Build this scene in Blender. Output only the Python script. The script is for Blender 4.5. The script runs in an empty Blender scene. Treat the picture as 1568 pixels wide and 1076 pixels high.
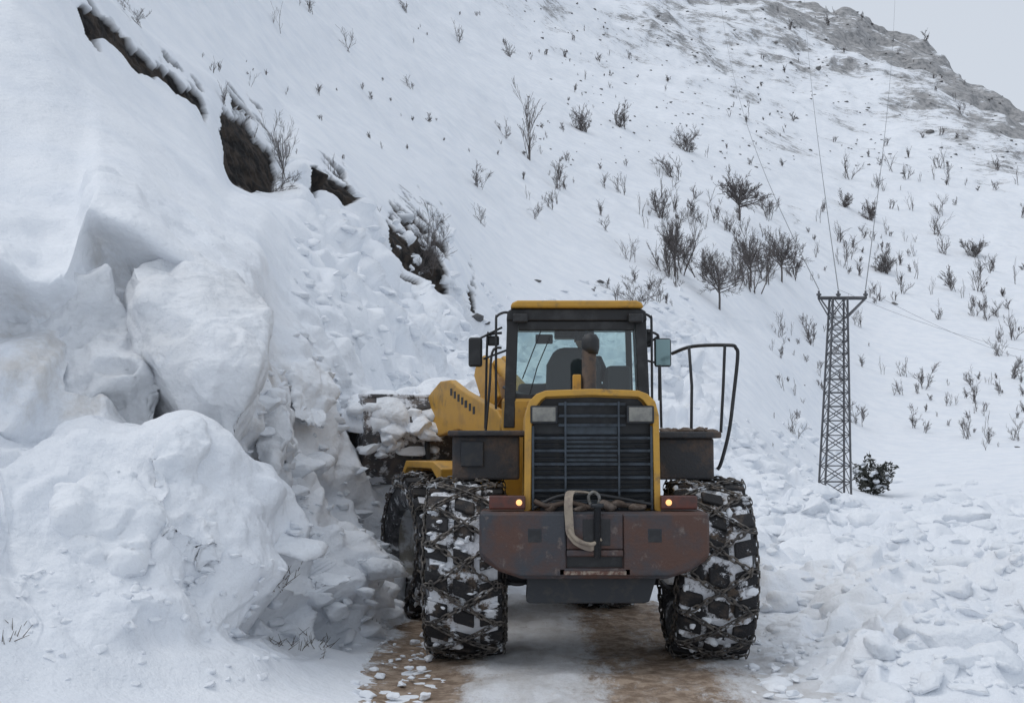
import bpy, math, random, bmesh
import numpy as np
from mathutils import Vector, Matrix
random.seed(7); np.random.seed(7)
R=math.radians
S=bpy.context.scene
# ------------------------------------------------------------ camera
F=1915.0; PIT=R(4.36); CH=1.9
cam=bpy.data.cameras.new("camera"); co=bpy.data.objects.new("camera",cam); S.collection.objects.link(co)
co.location=(0,0,CH); co.rotation_euler=(R(90)+PIT,0,0); cam.sensor_width=36; cam.lens=36*F/1568; cam.clip_end=5000; cam.clip_start=0.1
S.camera=co
S.view_settings.view_transform='Standard'; S.view_settings.look='None'; S.view_settings.exposure=0
# ------------------------------------------------------------ world + sun
w=bpy.data.worlds.new("World"); S.world=w; w.use_nodes=True
nt=w.node_tree; bg=nt.nodes['Background']; sky=nt.nodes.new('ShaderNodeTexSky'); sky.sky_type='NISHITA'; sky.sun_disc=False
sky.air_density=1.0; sky.dust_density=4.0; sky.ozone_density=1.0
hs=nt.nodes.new('ShaderNodeHueSaturation'); hs.inputs['Saturation'].default_value=0.35
mxw=nt.nodes.new('ShaderNodeMix'); mxw.data_type='RGBA'; mxw.inputs[0].default_value=0.68; mxw.inputs[7].default_value=(7.2,7.85,8.8,1)
nt.links.new(sky.outputs[0],hs.inputs['Color']); nt.links.new(hs.outputs[0],mxw.inputs[6]); nt.links.new(mxw.outputs[2],bg.inputs[0])
bg.inputs[1].default_value=0.108
sl=bpy.data.lights.new("sun",'SUN'); sl.energy=0.55; sl.angle=R(40); sl.color=(1,0.98,0.95)
so=bpy.data.objects.new("sun",sl); S.collection.objects.link(so)
dv=Vector((-0.5,-0.10,0.9)).normalized()
so.rotation_euler=dv.to_track_quat('Z','Y').to_euler()
sky.sun_elevation=math.asin(dv.z); sky.sun_rotation=math.atan2(dv.x,dv.y)
# ------------------------------------------------------------ material helpers
def mat(name,col,rough=0.6,metal=0.0,col2=None,scale=6.0,lo=0.45,hi=0.6,bump=0.0,bscale=30,detail=8,col3=None,s3=2.0,lo3=.55,hi3=.65,bd=.02):
    m=bpy.data.materials.new(name); m.use_nodes=True; n=m.node_tree.nodes; l=m.node_tree.links
    p=n['Principled BSDF']; p.inputs['Base Color'].default_value=(*col,1); p.inputs['Roughness'].default_value=rough; p.inputs['Metallic'].default_value=metal
    tc=n.new('ShaderNodeTexCoord'); out=None
    if col2:
        nz=n.new('ShaderNodeTexNoise'); nz.inputs['Scale'].default_value=scale; nz.inputs['Detail'].default_value=detail; nz.inputs['Roughness'].default_value=.65
        l.new(tc.outputs['Object'],nz.inputs['Vector'])
        mr=n.new('ShaderNodeMapRange'); mr.inputs[1].default_value=lo; mr.inputs[2].default_value=hi; l.new(nz.outputs[0],mr.inputs[0])
        mx=n.new('ShaderNodeMix'); mx.data_type='RGBA'; mx.inputs[6].default_value=(*col,1); mx.inputs[7].default_value=(*col2,1)
        l.new(mr.outputs[0],mx.inputs[0]); out=mx.outputs[2]
        if col3:
            nz3=n.new('ShaderNodeTexNoise'); nz3.inputs['Scale'].default_value=s3; nz3.inputs['Detail'].default_value=10; nz3.inputs['Roughness'].default_value=.7
            l.new(tc.outputs['Object'],nz3.inputs['Vector'])
            mr3=n.new('ShaderNodeMapRange'); mr3.inputs[1].default_value=lo3; mr3.inputs[2].default_value=hi3; l.new(nz3.outputs[0],mr3.inputs[0])
            mx3=n.new('ShaderNodeMix'); mx3.data_type='RGBA'; mx3.inputs[7].default_value=(*col3,1)
            l.new(out,mx3.inputs[6]); l.new(mr3.outputs[0],mx3.inputs[0]); out=mx3.outputs[2]
        l.new(out,p.inputs['Base Color'])
    if bump>0:
        nb=n.new('ShaderNodeTexNoise'); nb.inputs['Scale'].default_value=bscale; nb.inputs['Detail'].default_value=8
        l.new(tc.outputs['Object'],nb.inputs['Vector']); b=n.new('ShaderNodeBump'); b.inputs['Strength'].default_value=bump; b.inputs['Distance'].default_value=bd
        l.new(nb.outputs[0],b.inputs['Height']); l.new(b.outputs[0],p.inputs['Normal'])
    return m
SN=(0.82,0.845,0.88)
M_yel=mat('yellow_paint',(0.52,0.285,0.04),.5,0,(0.33,0.19,0.05),4,.48,.74,.1,60,8,(0.11,0.085,0.06),3,.57,.70)
M_cw=mat('worn_counterweight',(0.050,0.054,0.064),.65,.1,(0.095,0.050,0.038),1.8,.42,.58,.3,40,12,(0.17,0.14,0.125),9,.58,.71)
M_dark=mat('dark_steel',(0.028,0.032,0.038),.6,.2,(0.06,0.055,0.05),8,.5,.7)
M_fend=mat('dirty_fender',(0.035,0.037,0.042),.75,0,(0.085,0.062,0.05),4,.48,.62,.4,50)
M_mud=mat('mud',(0.09,0.065,0.05),.9,0,(0.16,0.13,0.11),12,.45,.6,1,20)
M_blk=mat('black_plastic',(0.014,0.015,0.017),.5,0,(.04,.042,.045),5,.5,.7)
M_gril=mat('grille_slats',(0.055,0.07,0.088),.5,.3,(0.03,0.037,0.045),6,.45,.6)
M_rub=mat('tyre_rubber',(0.014,0.014,0.016),.8,0,(0.07,0.055,0.045),5,.52,.64,.5,60,8,(0.62,0.64,0.67),4.5,.58,.63)
M_grv=mat('tyre_groove',(0.02,0.02,0.022),.85,0,(0.16,0.115,0.08),4,.45,.6,.6,40,8,(0.70,0.72,0.76),3.5,.46,.52)
M_side=mat('tyre_sidewall',(0.025,0.026,0.03),.8,0,(0.10,0.10,0.105),7,.45,.6,.5,50,8,(0.5,0.52,0.55),6,.54,.64)
M_rim=mat('rim_metal',(0.16,0.15,0.13),.6,0,(0.4,0.41,0.43),5,.45,.6,.4,30)
M_chain=mat('chain_steel',(0.07,0.065,0.062),.5,.4,(0.17,0.15,0.13),14,.45,.6,0,30,8,(.5,.52,.55),5,.57,.62)
M_buck=mat('bucket_steel',(0.06,0.062,0.068),.6,.2,(0.13,0.11,0.10),5,.45,.6,.4,30,8,(0.66,0.68,0.72),3.0,.50,.56)
M_snow=mat('loose_snow',SN,.85,0,(0.72,0.755,0.80),1.3,.35,.7,.9,7,bd=.06)
M_slab=mat('cut_snow',(.77,.795,.83),.85,0,(0.64,0.655,0.675),1.1,.40,.7,1.0,5,10,(.55,.53,.50),1.5,.62,.80,bd=.09)
M_strap=mat('strap',(0.33,0.28,0.22),.85,0,(0.22,0.18,0.15),10,.45,.6)
M_pipe=mat('rusty_pipe',(0.10,0.07,0.052),.7,.2,(0.05,0.043,0.04),10,.45,.6)
M_lens=mat('lamp_lens',(0.26,0.255,0.225),.25,0,(0.16,0.16,0.15),9,.4,.6)
M_red=mat('red_lens',(0.13,0.035,0.022),.35,0,(0.07,0.03,0.025),12,.4,.6)
M_pyl=mat('galvanised_steel',(0.13,0.135,0.145),.6,.3,(0.09,0.09,0.095),2,.4,.6)
M_wire=mat('wire',(0.16,0.17,0.18),.6)
M_bark=mat('bark',(0.085,0.074,0.073),.9,0,(0.14,0.125,0.12),3,.4,.6)
M_glove=mat('cab_interior',(0.03,0.033,0.038),.7)
M_cloth=mat('dark_jacket',(0.022,0.025,0.032),.85,0,(.035,.038,.045),8,.4,.6)
M_skin=mat('skin',(0.42,0.25,0.18),.6)
M_mirror=mat('mirror_glass',(0.22,0.33,0.34),.12,.4)
M_amb=bpy.data.materials.new('amber_lamp'); M_amb.use_nodes=True; p=M_amb.node_tree.nodes['Principled BSDF']; p.inputs['Emission Color'].default_value=(1,.5,.2,1); p.inputs['Emission Strength'].default_value=1.5; p.inputs['Base Color'].default_value=(.5,.2,.05,1)
M_gl=bpy.data.materials.new('cab_glass'); M_gl.use_nodes=True; n=M_gl.node_tree.nodes; l=M_gl.node_tree.links; n.remove(n['Principled BSDF'])
tr=n.new('ShaderNodeBsdfTransparent'); tr.inputs[0].default_value=(.70,.82,.82,1); gs=n.new('ShaderNodeBsdfGlossy'); gs.inputs['Roughness'].default_value=.04; gs.inputs[0].default_value=(.8,.8,.8,1)
ms=n.new('ShaderNodeMixShader'); ms.inputs[0].default_value=.08; l.new(tr.outputs[0],ms.inputs[1]); l.new(gs.outputs[0],ms.inputs[2]); l.new(ms.outputs[0],n['Material Output'].inputs[0])
# ------------------------------------------------------------ mesh helpers
def mk(name,v,f,m,parent=None,bevel=0,smooth=False,loc=None,rot=None,seg=2):
    me=bpy.data.meshes.new(name); me.from_pydata([tuple(a) for a in v],[],[tuple(a) for a in f]); me.update()
    bm=bmesh.new(); bm.from_mesh(me); bmesh.ops.recalc_face_normals(bm,faces=bm.faces); bm.to_mesh(me); bm.free()
    o=bpy.data.objects.new(name,me); S.collection.objects.link(o)
    if m: me.materials.append(m)
    if parent: o.parent=parent
    if loc: o.location=loc
    if rot: o.rotation_euler=rot
    if bevel>0:
        b=o.modifiers.new('b','BEVEL'); b.width=bevel; b.segments=seg; b.limit_method='ANGLE'; b.angle_limit=R(30)
    if smooth:
        for q in me.polygons: q.use_smooth=True
    return o
def box(name,x0,x1,y0,y1,z0,z1,m,parent,bevel=.012,rot=None):
    cx,cy,cz=(x0+x1)/2,(y0+y1)/2,(z0+z1)/2; a,b,c=(x1-x0)/2,(y1-y0)/2,(z1-z0)/2
    v=[(sx*a,sy*b,sz*c) for sx in(-1,1) for sy in(-1,1) for sz in(-1,1)]
    f=[(0,1,3,2),(4,6,7,5),(0,4,5,1),(2,3,7,6),(0,2,6,4),(1,5,7,3)]
    return mk(name,v,f,m,parent,bevel,False,(cx,cy,cz),rot)
def prism(name,poly,a0,a1,axis,m,parent,bevel=.012,loc=None,rot=None):
    n=len(poly); v=[]
    for a in(a0,a1):
        for (p,q) in poly:
            v.append({'x':(a,p,q),'y':(p,a,q),'z':(p,q,a)}[axis])
    f=[tuple(range(n)),tuple(range(2*n-1,n-1,-1))]+[(i,(i+1)%n,n+(i+1)%n,n+i) for i in range(n)]
    return mk(name,v,f,m,parent,bevel,False,loc,rot)
def tube(name,pts,r,m,parent=None,cyc=False,res=3):
    c=bpy.data.curves.new(name,'CURVE'); c.dimensions='3D'; c.bevel_depth=r; c.bevel_resolution=res; c.use_fill_caps=True
    s=c.splines.new('POLY'); s.points.add(len(pts)-1)
    for i,p in enumerate(pts): s.points[i].co=(*p,1)
    s.use_cyclic_u=cyc; c.materials.append(m)
    o=bpy.data.objects.new(name,c); S.collection.objects.link(o)
    if parent:o.parent=parent
    return o
def smoothp(pts,k=6):
    out=[]; P=[Vector(p) for p in pts]; P=[P[0]]+P+[P[-1]]
    for i in range(1,len(P)-2):
        for j in range(k):
            t=j/k; a,b,c,d=P[i-1],P[i],P[i+1],P[i+2]
            out.append(.5*((2*b)+(c-a)*t+(2*a-5*b+4*c-d)*t*t+(3*b-a-3*c+d)*t**3))
    out.append(P[-2]); return out
def lathe(name,prof,n,m,parent=None,axis='x',smooth=True,loc=None):
    v=[];f=[];k=len(prof)
    for i in range(n):
        a=2*math.pi*i/n
        for (x,r) in prof:
            v.append((x,r*math.cos(a),r*math.sin(a)) if axis=='x' else (r*math.cos(a),r*math.sin(a),x))
    for i in range(n):
        for j in range(k-1):
            a=i*k+j;b=((i+1)%n)*k+j
            f.append((a,b,b+1,a+1))
    return mk(name,v,f,m,parent,0,smooth,loc)
# ------------------------------------------------------------ numpy noise
def hsh(ix,iy,iz,seed):
    h=(ix.astype(np.int64)*374761393+iy.astype(np.int64)*668265263+iz.astype(np.int64)*2147483647+seed*1274126177)&0xFFFFFFFF
    h=((h^(h>>13))*1274126177)&0xFFFFFFFF
    h=((h^(h>>16))*2246822519)&0xFFFFFFFF
    return ((h^(h>>15))&0xFFFFFF).astype(np.float32)/16777215.0
def vn(P,seed=0):
    I=np.floor(P).astype(np.int64); f=(P-I).astype(np.float32); f=f*f*f*(f*(f*6-15)+10)
    r=0
    for a in(0,1):
        wx=f[:,0] if a else 1-f[:,0]
        for b in(0,1):
            wy=f[:,1] if b else 1-f[:,1]
            for c in(0,1):
                wz=f[:,2] if c else 1-f[:,2]
                r=r+wx*wy*wz*hsh(I[:,0]+a,I[:,1]+b,I[:,2]+c,seed)
    return r*2-1
def fbm(P,sc,octv,seed=0,g=.5):
    r=0;a=1;t=0
    for i in range(octv):
        r=r+a*vn(P*sc*(2.03**i)+17.3*i,seed+i); t+=a; a*=g
    return r/t
def chunks(P,sc,seed,tilt=1.0,ek=3.0):
    Q=P*sc; I=np.floor(Q).astype(np.int64); best=np.full(len(Q),1e9,np.float32); sec=np.full(len(Q),1e9,np.float32); val=np.zeros(len(Q),np.float32)
    for a in(-1,0,1):
        for b in(-1,0,1):
            for c in(-1,0,1):
                J=I+np.array([a,b,c]); h1=hsh(J[:,0],J[:,1],J[:,2],seed);h2=hsh(J[:,0],J[:,1],J[:,2],seed+1);h3=hsh(J[:,0],J[:,1],J[:,2],seed+2)
                D=(Q-(J+np.stack([h1,h2,h3],1))).astype(np.float32)
                d=(D**2).sum(1)
                r=hsh(J[:,0],J[:,1],J[:,2],seed+5)-.5
                N=np.stack([h2,h3,h1],1)-.5
                v=r+tilt*(D*N).sum(1)
                m=d<best
                sec=np.where(m,best,np.minimum(sec,d)); val=np.where(m,v,val); best=np.where(m,d,best)
    edge=np.clip((np.sqrt(sec)-np.sqrt(best))*ek,0,1); edge=edge*edge*(3-2*edge)
    return val,edge
def sst(x,a,b):
    t=np.clip((x-a)/(b-a),0,1); return t*t*(3-2*t)
# ------------------------------------------------------------ terrain table: image pixel columns, each a list of (image pixel row, estimated depth)
def G(d): return (684+F*CH/d,d)
T={
-1500:[G(2),(1150,4),(1000,4.5),(700,5),(650,5.5),(300,6),(100,8),(-200,12),(-230,12.3),(-500,18),(-800,30),(-1000,50)],
-500:[G(2),(1120,5.5),(1000,6.5),(720,8),(700,8.6),(330,9.5),(120,12),(-150,17),(-180,17.4),(-400,24),(-700,38),(-900,60)],
0:[G(2),(1076,7.5),(980,8.3),(735,9.5),(705,10.3),(390,10.8),(230,14),(-60,19),(-90,19.5),(-200,26),(-500,50),(-700,90)],
60:[G(2),(1076,7.8),(980,8.5),(715,9.7),(695,10.5),(425,11.0),(220,14.2),(-15,20),(-50,20.6),(-150,28),(-440,56),(-640,110)],
115:[G(2),(1076,7.9),(980,8.6),(695,9.9),(690,10.7),(415,11.2),(230,14.5),(38,21),(6,21.6),(-120,30),(-400,60),(-600,120)],
140:[G(2),(1076,8.0),(980,8.7),(685,10),(690,10.8),(295,11.9),(215,14.8),(64,21.8),(22,22.5),(-105,31),(-380,64),(-590,130)],
200:[G(2),(1076,8.3),(985,8.9),(690,10),(695,10.9),(325,11.9),(235,15.3),(122,23.5),(78,24.3),(-60,36),(-300,75),(-550,150)],
280:[G(2),(1076,8.6),(980,9.2),(650,10.3),(730,11.3),(375,12.1),(285,16),(166,25.4),(130,26.3),(0,42),(-260,86),(-500,170)],
322:[G(2),(1076,8.7),(980,9.4),(700,10.4),(745,11.4),(395,12.2),(305,16.5),(215,27),(155,28),(28,45),(-240,94),(-480,180)],
345:[G(2),(1076,8.8),(980,9.5),(730,10.5),(750,11.5),(410,12.3),(315,17),(285,28.2),(180,29.3),(55,47.5),(-215,99),(-445,186)],
405:[G(2),(1076,9.0),(985,9.8),(850,10.9),(780,11.9),(452,12.4),(335,18),(295,30),(234,31),(112,50),(-178,111),(-398,201)],
422:[G(2),(1076,9.1),(990,10.1),(860,11.3),(760,12.5),(530,13.9),(365,18.2),(290,31),(258,32),(130,52),(-160,118),(-380,210)],
460:[G(2),(1070,9.3),(995,10.6),(870,11.8),(760,13.0),(530,14.8),(410,19),(268,32.5),(236,33.5),(160,55),(-140,128),(-350,225)],
530:[G(2),(1060,9.6),(975,12),(860,13.2),(740,14.5),(560,16.5),(440,21.5),(320,35.4),(290,36.2),(185,61),(-90,155),(-300,255)],
600:[G(2),G(9.6),G(13.5),(850,15.0),(760,16.2),(620,18.5),(500,24),(418,38),(350,39.5),(220,68),(-50,180),(-250,280)],
640:[G(2),G(9.6),G(14.4),(850,16),(775,17.3),(632,19.8),(515,25.8),(455,40.5),(372,41.8),(237,72),(-12,187),(-223,297)],
680:[G(2),G(9.6),G(15.2),(850,16.8),(782,18.4),(642,21),(530,28),(460,42.5),(408,43.8),(252,76),(18,193),(-203,310)],
720:[G(2),G(9.6),G(15.8),(850,17.5),(790,19.3),(648,22.5),(550,31),(515,45),(468,46.5),(275,80),(40,200),(-190,325)],
780:[G(2),G(9.6),G(16.3),(845,18.7),(785,21),(650,25),(563,35),(522,49),(508,50.5),(300,88),(65,215),(-170,345)],
880:[G(2),G(9.6),G(17),(820,20),(760,24),(650,30),(570,42),(515,55),(503,57),(330,100),(100,240),(-140,380)],
1000:[G(2),G(9.6),G(16.5),(810,21),(745,27),(655,35),(575,50),(505,66),(490,69),(335,118),(120,270),(-100,420)],
1100:[G(2),G(9.5),G(13),(850,17.5),(765,24),(680,38),(590,58),(505,80),(490,83),(335,132),(130,290),(-70,445)],
1200:[G(2),G(9.4),G(12),(870,16.5),(795,24),(715,50),(630,75),(520,100),(505,104),(335,150),(150,300),(-35,460)],
1280:[G(2),G(9.3),G(11.5),(890,15),(812,25),(774,66),(680,95),(545,120),(530,123),(370,168),(180,300),(-8,470)],
1330:[G(2),G(9.3),G(11.3),(885,15),(815,24.5),(772,64),(680,95),(555,120),(543,123),(385,168),(190,297),(2,470)],
1380:[G(2),G(9.3),G(11.1),(870,15.2),(818,24),(770,62),(680,95),(563,119),(550,122),(392,167),(198,293),(14,465)],
1440:[G(2),G(9.3),G(10.8),(875,15),(820,24),(765,60),(680,94),(570,118),(558,121),(405,164),(212,282),(52,450)],
1500:[G(2),G(9.3),G(10.5),(880,14.5),(820,24),(760,60),(680,94),(575,117),(563,120),(420,160),(230,272),(108,430)],
1568:[G(2),G(9.3),G(10.3),(885,14.5),(820,24),(755,60),(675,94),(580,116),(568,119),(440,158),(255,262),(150,400)],
1800:[G(2),G(9),G(10),(900,14),(820,22),(750,55),(670,90),(590,115),(580,118),(470,150),(330,240),(240,360)],
2800:[G(2),G(8),G(9),(950,12),(850,18),(760,45),(680,80),(620,100),(610,105),(500,140),(400,220),(330,330)],
}
cols=sorted(T); K=12
def ee(py): return np.tan(PIT+np.arctan((538-py)/F))
cx=np.concatenate([np.linspace(-1500,-160,60,endpoint=False),np.arange(-160,1720,1.6),np.linspace(1725,2800,50)])
rows=[24,50,140,60,190,100,95,60,150,180,140]
sv=np.concatenate([k+np.arange(n)/n for k,n in enumerate(rows)]+[np.array([11.0,11.5,12.0])])
Yc=np.array([[np.interp(cx,cols,[T[c][k][0] for c in cols])] for k in range(K)])[:,0]
Lc=np.array([[np.interp(cx,cols,[math.log(T[c][k][1]) for c in cols])] for k in range(K)])[:,0]
def gs1(A,sig,axis):
    r_=int(3*sig); k=np.exp(-.5*(np.arange(-r_,r_+1)/sig)**2); k/=k.sum()
    pad=[(0,0),(0,0)]; pad[axis]=(r_,r_)
    B=np.pad(A,pad,mode='edge'); out=0
    for i,wt in enumerate(k):
        sl=[slice(None),slice(None)]; sl[axis]=slice(i,i+A.shape[axis]); out=out+wt*B[tuple(sl)]
    return out
Ys,Ls=gs1(Yc,4,1),gs1(Lc,4,1); Yb,Lb=gs1(Yc,16,1),gs1(Lc,16,1); Yw,Lw=gs1(Yc,36,1),gs1(Lc,36,1)
wk=np.array([1,1,.6,0,0,0,.4,.3,.3,.9,1,.6])[:,None]
Yc=Ys*(1-wk)+Yb*wk; Lc=Ls*(1-wk)+Lb*wk
wr=sst(cx,800,1000)[None,:]*np.array([0,0,1,1,1,1,1,1,1,1,1,.2])[:,None]
Yc=Yc*(1-wr)+Yw*wr; Lc=Lc*(1-wr)+Lw*wr
E=ee(Yc); D=np.exp(Lc)
Z=CH+E*D
D=np.vstack([D,D[-1:]*1.5]); Z=np.vstack([Z,Z[-1:]*0.75])
def lerpk(A):
    i=np.clip(np.floor(sv).astype(int),0,K-1); f=(sv-i)[:,None]
    return A[i]*(1-f)+A[i+1]*f
Dg=np.exp(lerpk(np.log(D)))
i=np.clip(np.floor(sv).astype(int),0,K-1); d0=D[i];d1=D[i+1]; f=(Dg-d0)/(d1-d0); Zg=Z[i]*(1-f)+Z[i+1]*f
wc=sst(cx,800,1000)[None,:]
def mixs(A):
    a=gs1(A,5,0); b=gs1(A,18,0); w_=np.maximum((sst(sv,5.3,5.8)*(1-sst(sv,6.5,6.8))+sst(sv,8.3,8.7))[:,None],wc*(sst(sv,1.5,3)*(1-sst(sv,10.3,10.8)))[:,None]); return a*(1-w_)+b*w_
Dg=np.exp(mixs(np.log(Dg))); Zg=mixs(Zg)
tb=((cx-784)/F)/math.cos(PIT)
X=Dg*tb[None,:]; Y=Dg
NR,NC=X.shape
PX=np.broadcast_to(cx[None,:],(NR,NC)).ravel(); SV=np.broadcast_to(sv[:,None],(NR,NC)).ravel()
P=np.stack([X.ravel(),Y.ravel(),Zg.ravel()],1)
def normals(P):
    A=P.reshape(NR,NC,3); du=np.gradient(A,axis=1); dvv=np.gradient(A,axis=0)
    n=np.cross(du,dvv); n/=np.linalg.norm(n,axis=2,keepdims=True)+1e-9
    return n.reshape(-1,3)
N=normals(P)
if N[:,2].mean()<0: N=-N
N3=N.reshape(NR,NC,3); N3=np.stack([gs1(gs1(N3[...,k_],10,0),8,1) for k_ in range(3)],-1); N=(N3/np.linalg.norm(N3,axis=2,keepdims=True)).reshape(-1,3)
dist=P[:,1].copy()
road=sst(P[:,0],-1.7,-1.0)*(1-sst(P[:,0],2.3,3.1))*(1-sst(P[:,1],15.5,18))
left=1-sst(PX,640,760)
rub=np.zeros(len(P))
rub+=left*sst(SV,1.6,2.4)*(1-sst(SV,4.75,5.0))
rub+=sst(PX,425,500)*(1-sst(PX,1050,1150))*sst(SV,4.6,5.2)*(1-sst(SV,7.2,8.3))*0.85
rub+=(1-sst(PX,425,500))*sst(SV,4.9,5.0)*(1-sst(SV,5.3,5.9))*0.25
rub+=sst(PX,640,760)*(1-sst(PX,1150,1220))*sst(SV,2,3)*(1-sst(SV,4.8,5.6))*.9
rub+=sst(PX,1050,1150)*sst(SV,.7,1.5)*(1-sst(SV,4.3,5))*.9
rub=np.clip(rub,0,1)*(1-road)
sm=(1-sst(PX,300,420))*(1-sst(SV,3.4,4.2))
m=np.where(rub>.02)[0]; Q=P[m]
warp=np.stack([fbm(Q,1.1,3,301),fbm(Q,1.1,3,302),fbm(Q,1.1,3,303)],1)*.30
c0,e0=chunks(Q+warp,0.55,61,1.4,4.5)
c1,e1=chunks(Q+warp*.7,1.15,11,1.3,4.5)
c2,e2=chunks(Q+warp*.4,2.6,31,1.1,3.5)
c3,e3=chunks(Q+warp*.2,5.5,41,1.0,3)
wn=fbm(Q,0.55,3,3); bn=fbm(Q,1.9,5,9,.55)
patch=sst(fbm(Q,0.5,2,77),-.25,.25); rt=sst(PX[m],1050,1150)
big=np.clip(dist[m]/16,1,2.0)*(1-.35*rt)
dsp=np.zeros(len(P)); smm=sm[m]
dsp[m]=rub[m]*((.66*c0*(.2+.8*e0))*big*(1-.3*smm)+(0.36*c1*(.1+.9*e1))*(1-.35*smm)+(0.17*c2*e2)*(.3+.7*patch)*(1-.45*smm)+.055*c3*e3*patch*(1-.5*smm)+(.20+.25*rt)*wn+.10*bn)
base=fbm(P,0.30,3,50)
smooth_amp=np.where(SV<8,0.22,0.0)*(1-road)*sst(SV,1,2)
dsp+=smooth_amp*base*(1-rub)
dsp+=(1-rub)*(1-road)*fbm(P,2.2,3,55)*.03*sst(SV,1,2)*(1-sst(SV,7.5,8.5))
far=sst(SV,8.05,9)
dsp+=far*(fbm(P,0.06,4,60)*1.6*np.clip(dist/150,.15,1)+fbm(P,.35,4,66)*.30)
mt=sst(SV,9.3,10.6)
Rdg=1-np.abs(fbm(P,0.02,5,70))*2.4
crag=sst(PX,1150,1330)*sst(SV,10.2,10.8)
mi=np.where(mt*sst(PX,1000,1100)>.01)[0]; cc,ce=chunks(P[mi]*np.array([1,1,.6]),.055,81,1.2); cf,cfe=chunks(P[mi]*np.array([1,1,.7]),.14,91,1.2)
dsp+=mt*Rdg*6*sst(PX,700,1200)+mt*fbm(P,.07,4,71)*2.4
dsp[mi]+=(mt*crag)[mi]*(cc*7*ce+cf*2.4*cfe)
dsp=gs1(gs1(dsp.reshape(NR,NC),1.0,0),.8,1).ravel()
DX=N*dsp[:,None]
gaps=[(102,316,.80),(322,426,1.1),(464,538,.95),(578,694,1.1),(700,740,1.0)]
en=fbm(P,.9,3,90); en2=fbm(P,2.6,3,92)
em=np.zeros(len(P))
for a,b,s in gaps:
    sh=sst(PX,a-4,a+22)*(1-sst(PX,b-16,b+4)); half=.60*s*sh**.7
    em=np.maximum(em,sst(half+en*.42*sh+en2*.12-np.abs(SV-7.56-.20*en2)-(1-sh)*.3,0,.06))
em2=em
DX-=N*(em2*(.12+.15*np.abs(en2)))[:,None]
slab=np.exp(-((SV-8.16)/.07)**2)*(1-sst(PX,740,800))*(1-em2)
DX+=N*(slab*.10)[:,None]
P=P+DX
P[:,2]-=road*0.07
ln=fbm(P*np.array([1,0,0]),.9,3,5)
lip=np.exp(-((SV-4.95)/.09)**2)*(1-sst(PX,412,430))
P[:,1]-=lip*.40*(.8+.8*ln)
und=np.exp(-((SV-4.68)/.15)**2)*(1-sst(PX,400,430)); P[:,1]+=und*.45
rock=mt*sst(PX,680,1100)*.55+sst(SV,10.0,10.6)*sst(PX,1000,1300)*.45
rock+=.16*sst(SV,8.6,9.3)*sst(PX,1100,1300)
dirt=sst(SV,3.8,4.2)*(1-sst(SV,4.75,4.95))*(1-sst(PX,430,520))*.7
dirt+=.5*sst(PX,560,600)*(1-sst(PX,690,730))*sst(SV,6.8,7.0)*(1-sst(SV,7.9,8.0))
me=bpy.data.meshes.new('snow_mountainside'); nv=len(P)
me.vertices.add(nv); me.vertices.foreach_set('co',P.astype(np.float32).ravel())
ii=np.arange(NR-1)[:,None]*NC+np.arange(NC-1)[None,:]
q=np.stack([ii,ii+1,ii+NC+1,ii+NC],-1).reshape(-1,4); nf=len(q)
me.loops.add(nf*4); me.loops.foreach_set('vertex_index',q.astype(np.int32).ravel())
me.polygons.add(nf); me.polygons.foreach_set('loop_start',np.arange(0,nf*4,4,dtype=np.int32)); me.polygons.foreach_set('loop_total',np.full(nf,4,np.int32))
me.polygons.foreach_set('use_smooth',np.ones(nf,bool)); me.update(calc_edges=True)
for nm,arr in(('earth',em2),('rock',rock),('dirt',dirt)):
    a=me.attributes.new(nm,'FLOAT','POINT'); a.data.foreach_set('value',arr.astype(np.float32))
ter=bpy.data.objects.new('snow_mountainside',me); S.collection.objects.link(ter)
m=bpy.data.materials.new('snow_terrain'); m.use_nodes=True; n=m.node_tree.nodes; l=m.node_tree.links; p=n['Principled BSDF']; p.inputs['Roughness'].default_value=.8; p.inputs['Specular IOR Level'].default_value=.2
geo=n.new('ShaderNodeNewGeometry')
def noise(sc,det=8,ro=.6,vec=None):
    z=n.new('ShaderNodeTexNoise'); z.inputs['Scale'].default_value=sc; z.inputs['Detail'].default_value=det; z.inputs['Roughness'].default_value=ro; l.new(vec or geo.outputs['Position'],z.inputs['Vector']); return z.outputs[0]
def attr(a): z=n.new('ShaderNodeAttribute'); z.attribute_name=a; return z.outputs['Fac']
def mth(op,a,b):
    z=n.new('ShaderNodeMath'); z.operation=op
    for k_,x_ in enumerate((a,b)):
        if isinstance(x_,(int,float)): z.inputs[k_].default_value=x_
        else: l.new(x_,z.inputs[k_])
    return z.outputs[0]
def mr(x,a,b):
    z=n.new('ShaderNodeMapRange'); z.interpolation_type='SMOOTHSTEP'; z.inputs[1].default_value=a; z.inputs[2].default_value=b; l.new(x,z.inputs[0]); return z.outputs[0]
def mix(fac,a,b):
    z=n.new('ShaderNodeMix'); z.data_type='RGBA'; l.new(fac,z.inputs[0])
    for k_,x_ in((6,a),(7,b)):
        if isinstance(x_,tuple): z.inputs[k_].default_value=(*x_,1)
        else: l.new(x_,z.inputs[k_])
    return z.outputs[2]
c=mix(mr(noise(.8,5),.35,.7),SN,(.755,.79,.84))
c=mix(mth('MULTIPLY',attr('dirt'),mr(noise(1.7,8,.7),.42,.70)),c,(.54,.51,.47))
mpr=n.new('ShaderNodeMapping'); mpr.inputs['Rotation'].default_value=(0,.5,0); mpr.inputs['Scale'].default_value=(.55,.8,1.5); l.new(geo.outputs['Position'],mpr.inputs[0])
rn=mth('ADD',mth('MULTIPLY',noise(.045,6,.6),.38),mth('MULTIPLY',noise(.25,12,.88,mpr.outputs[0]),.62))
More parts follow.
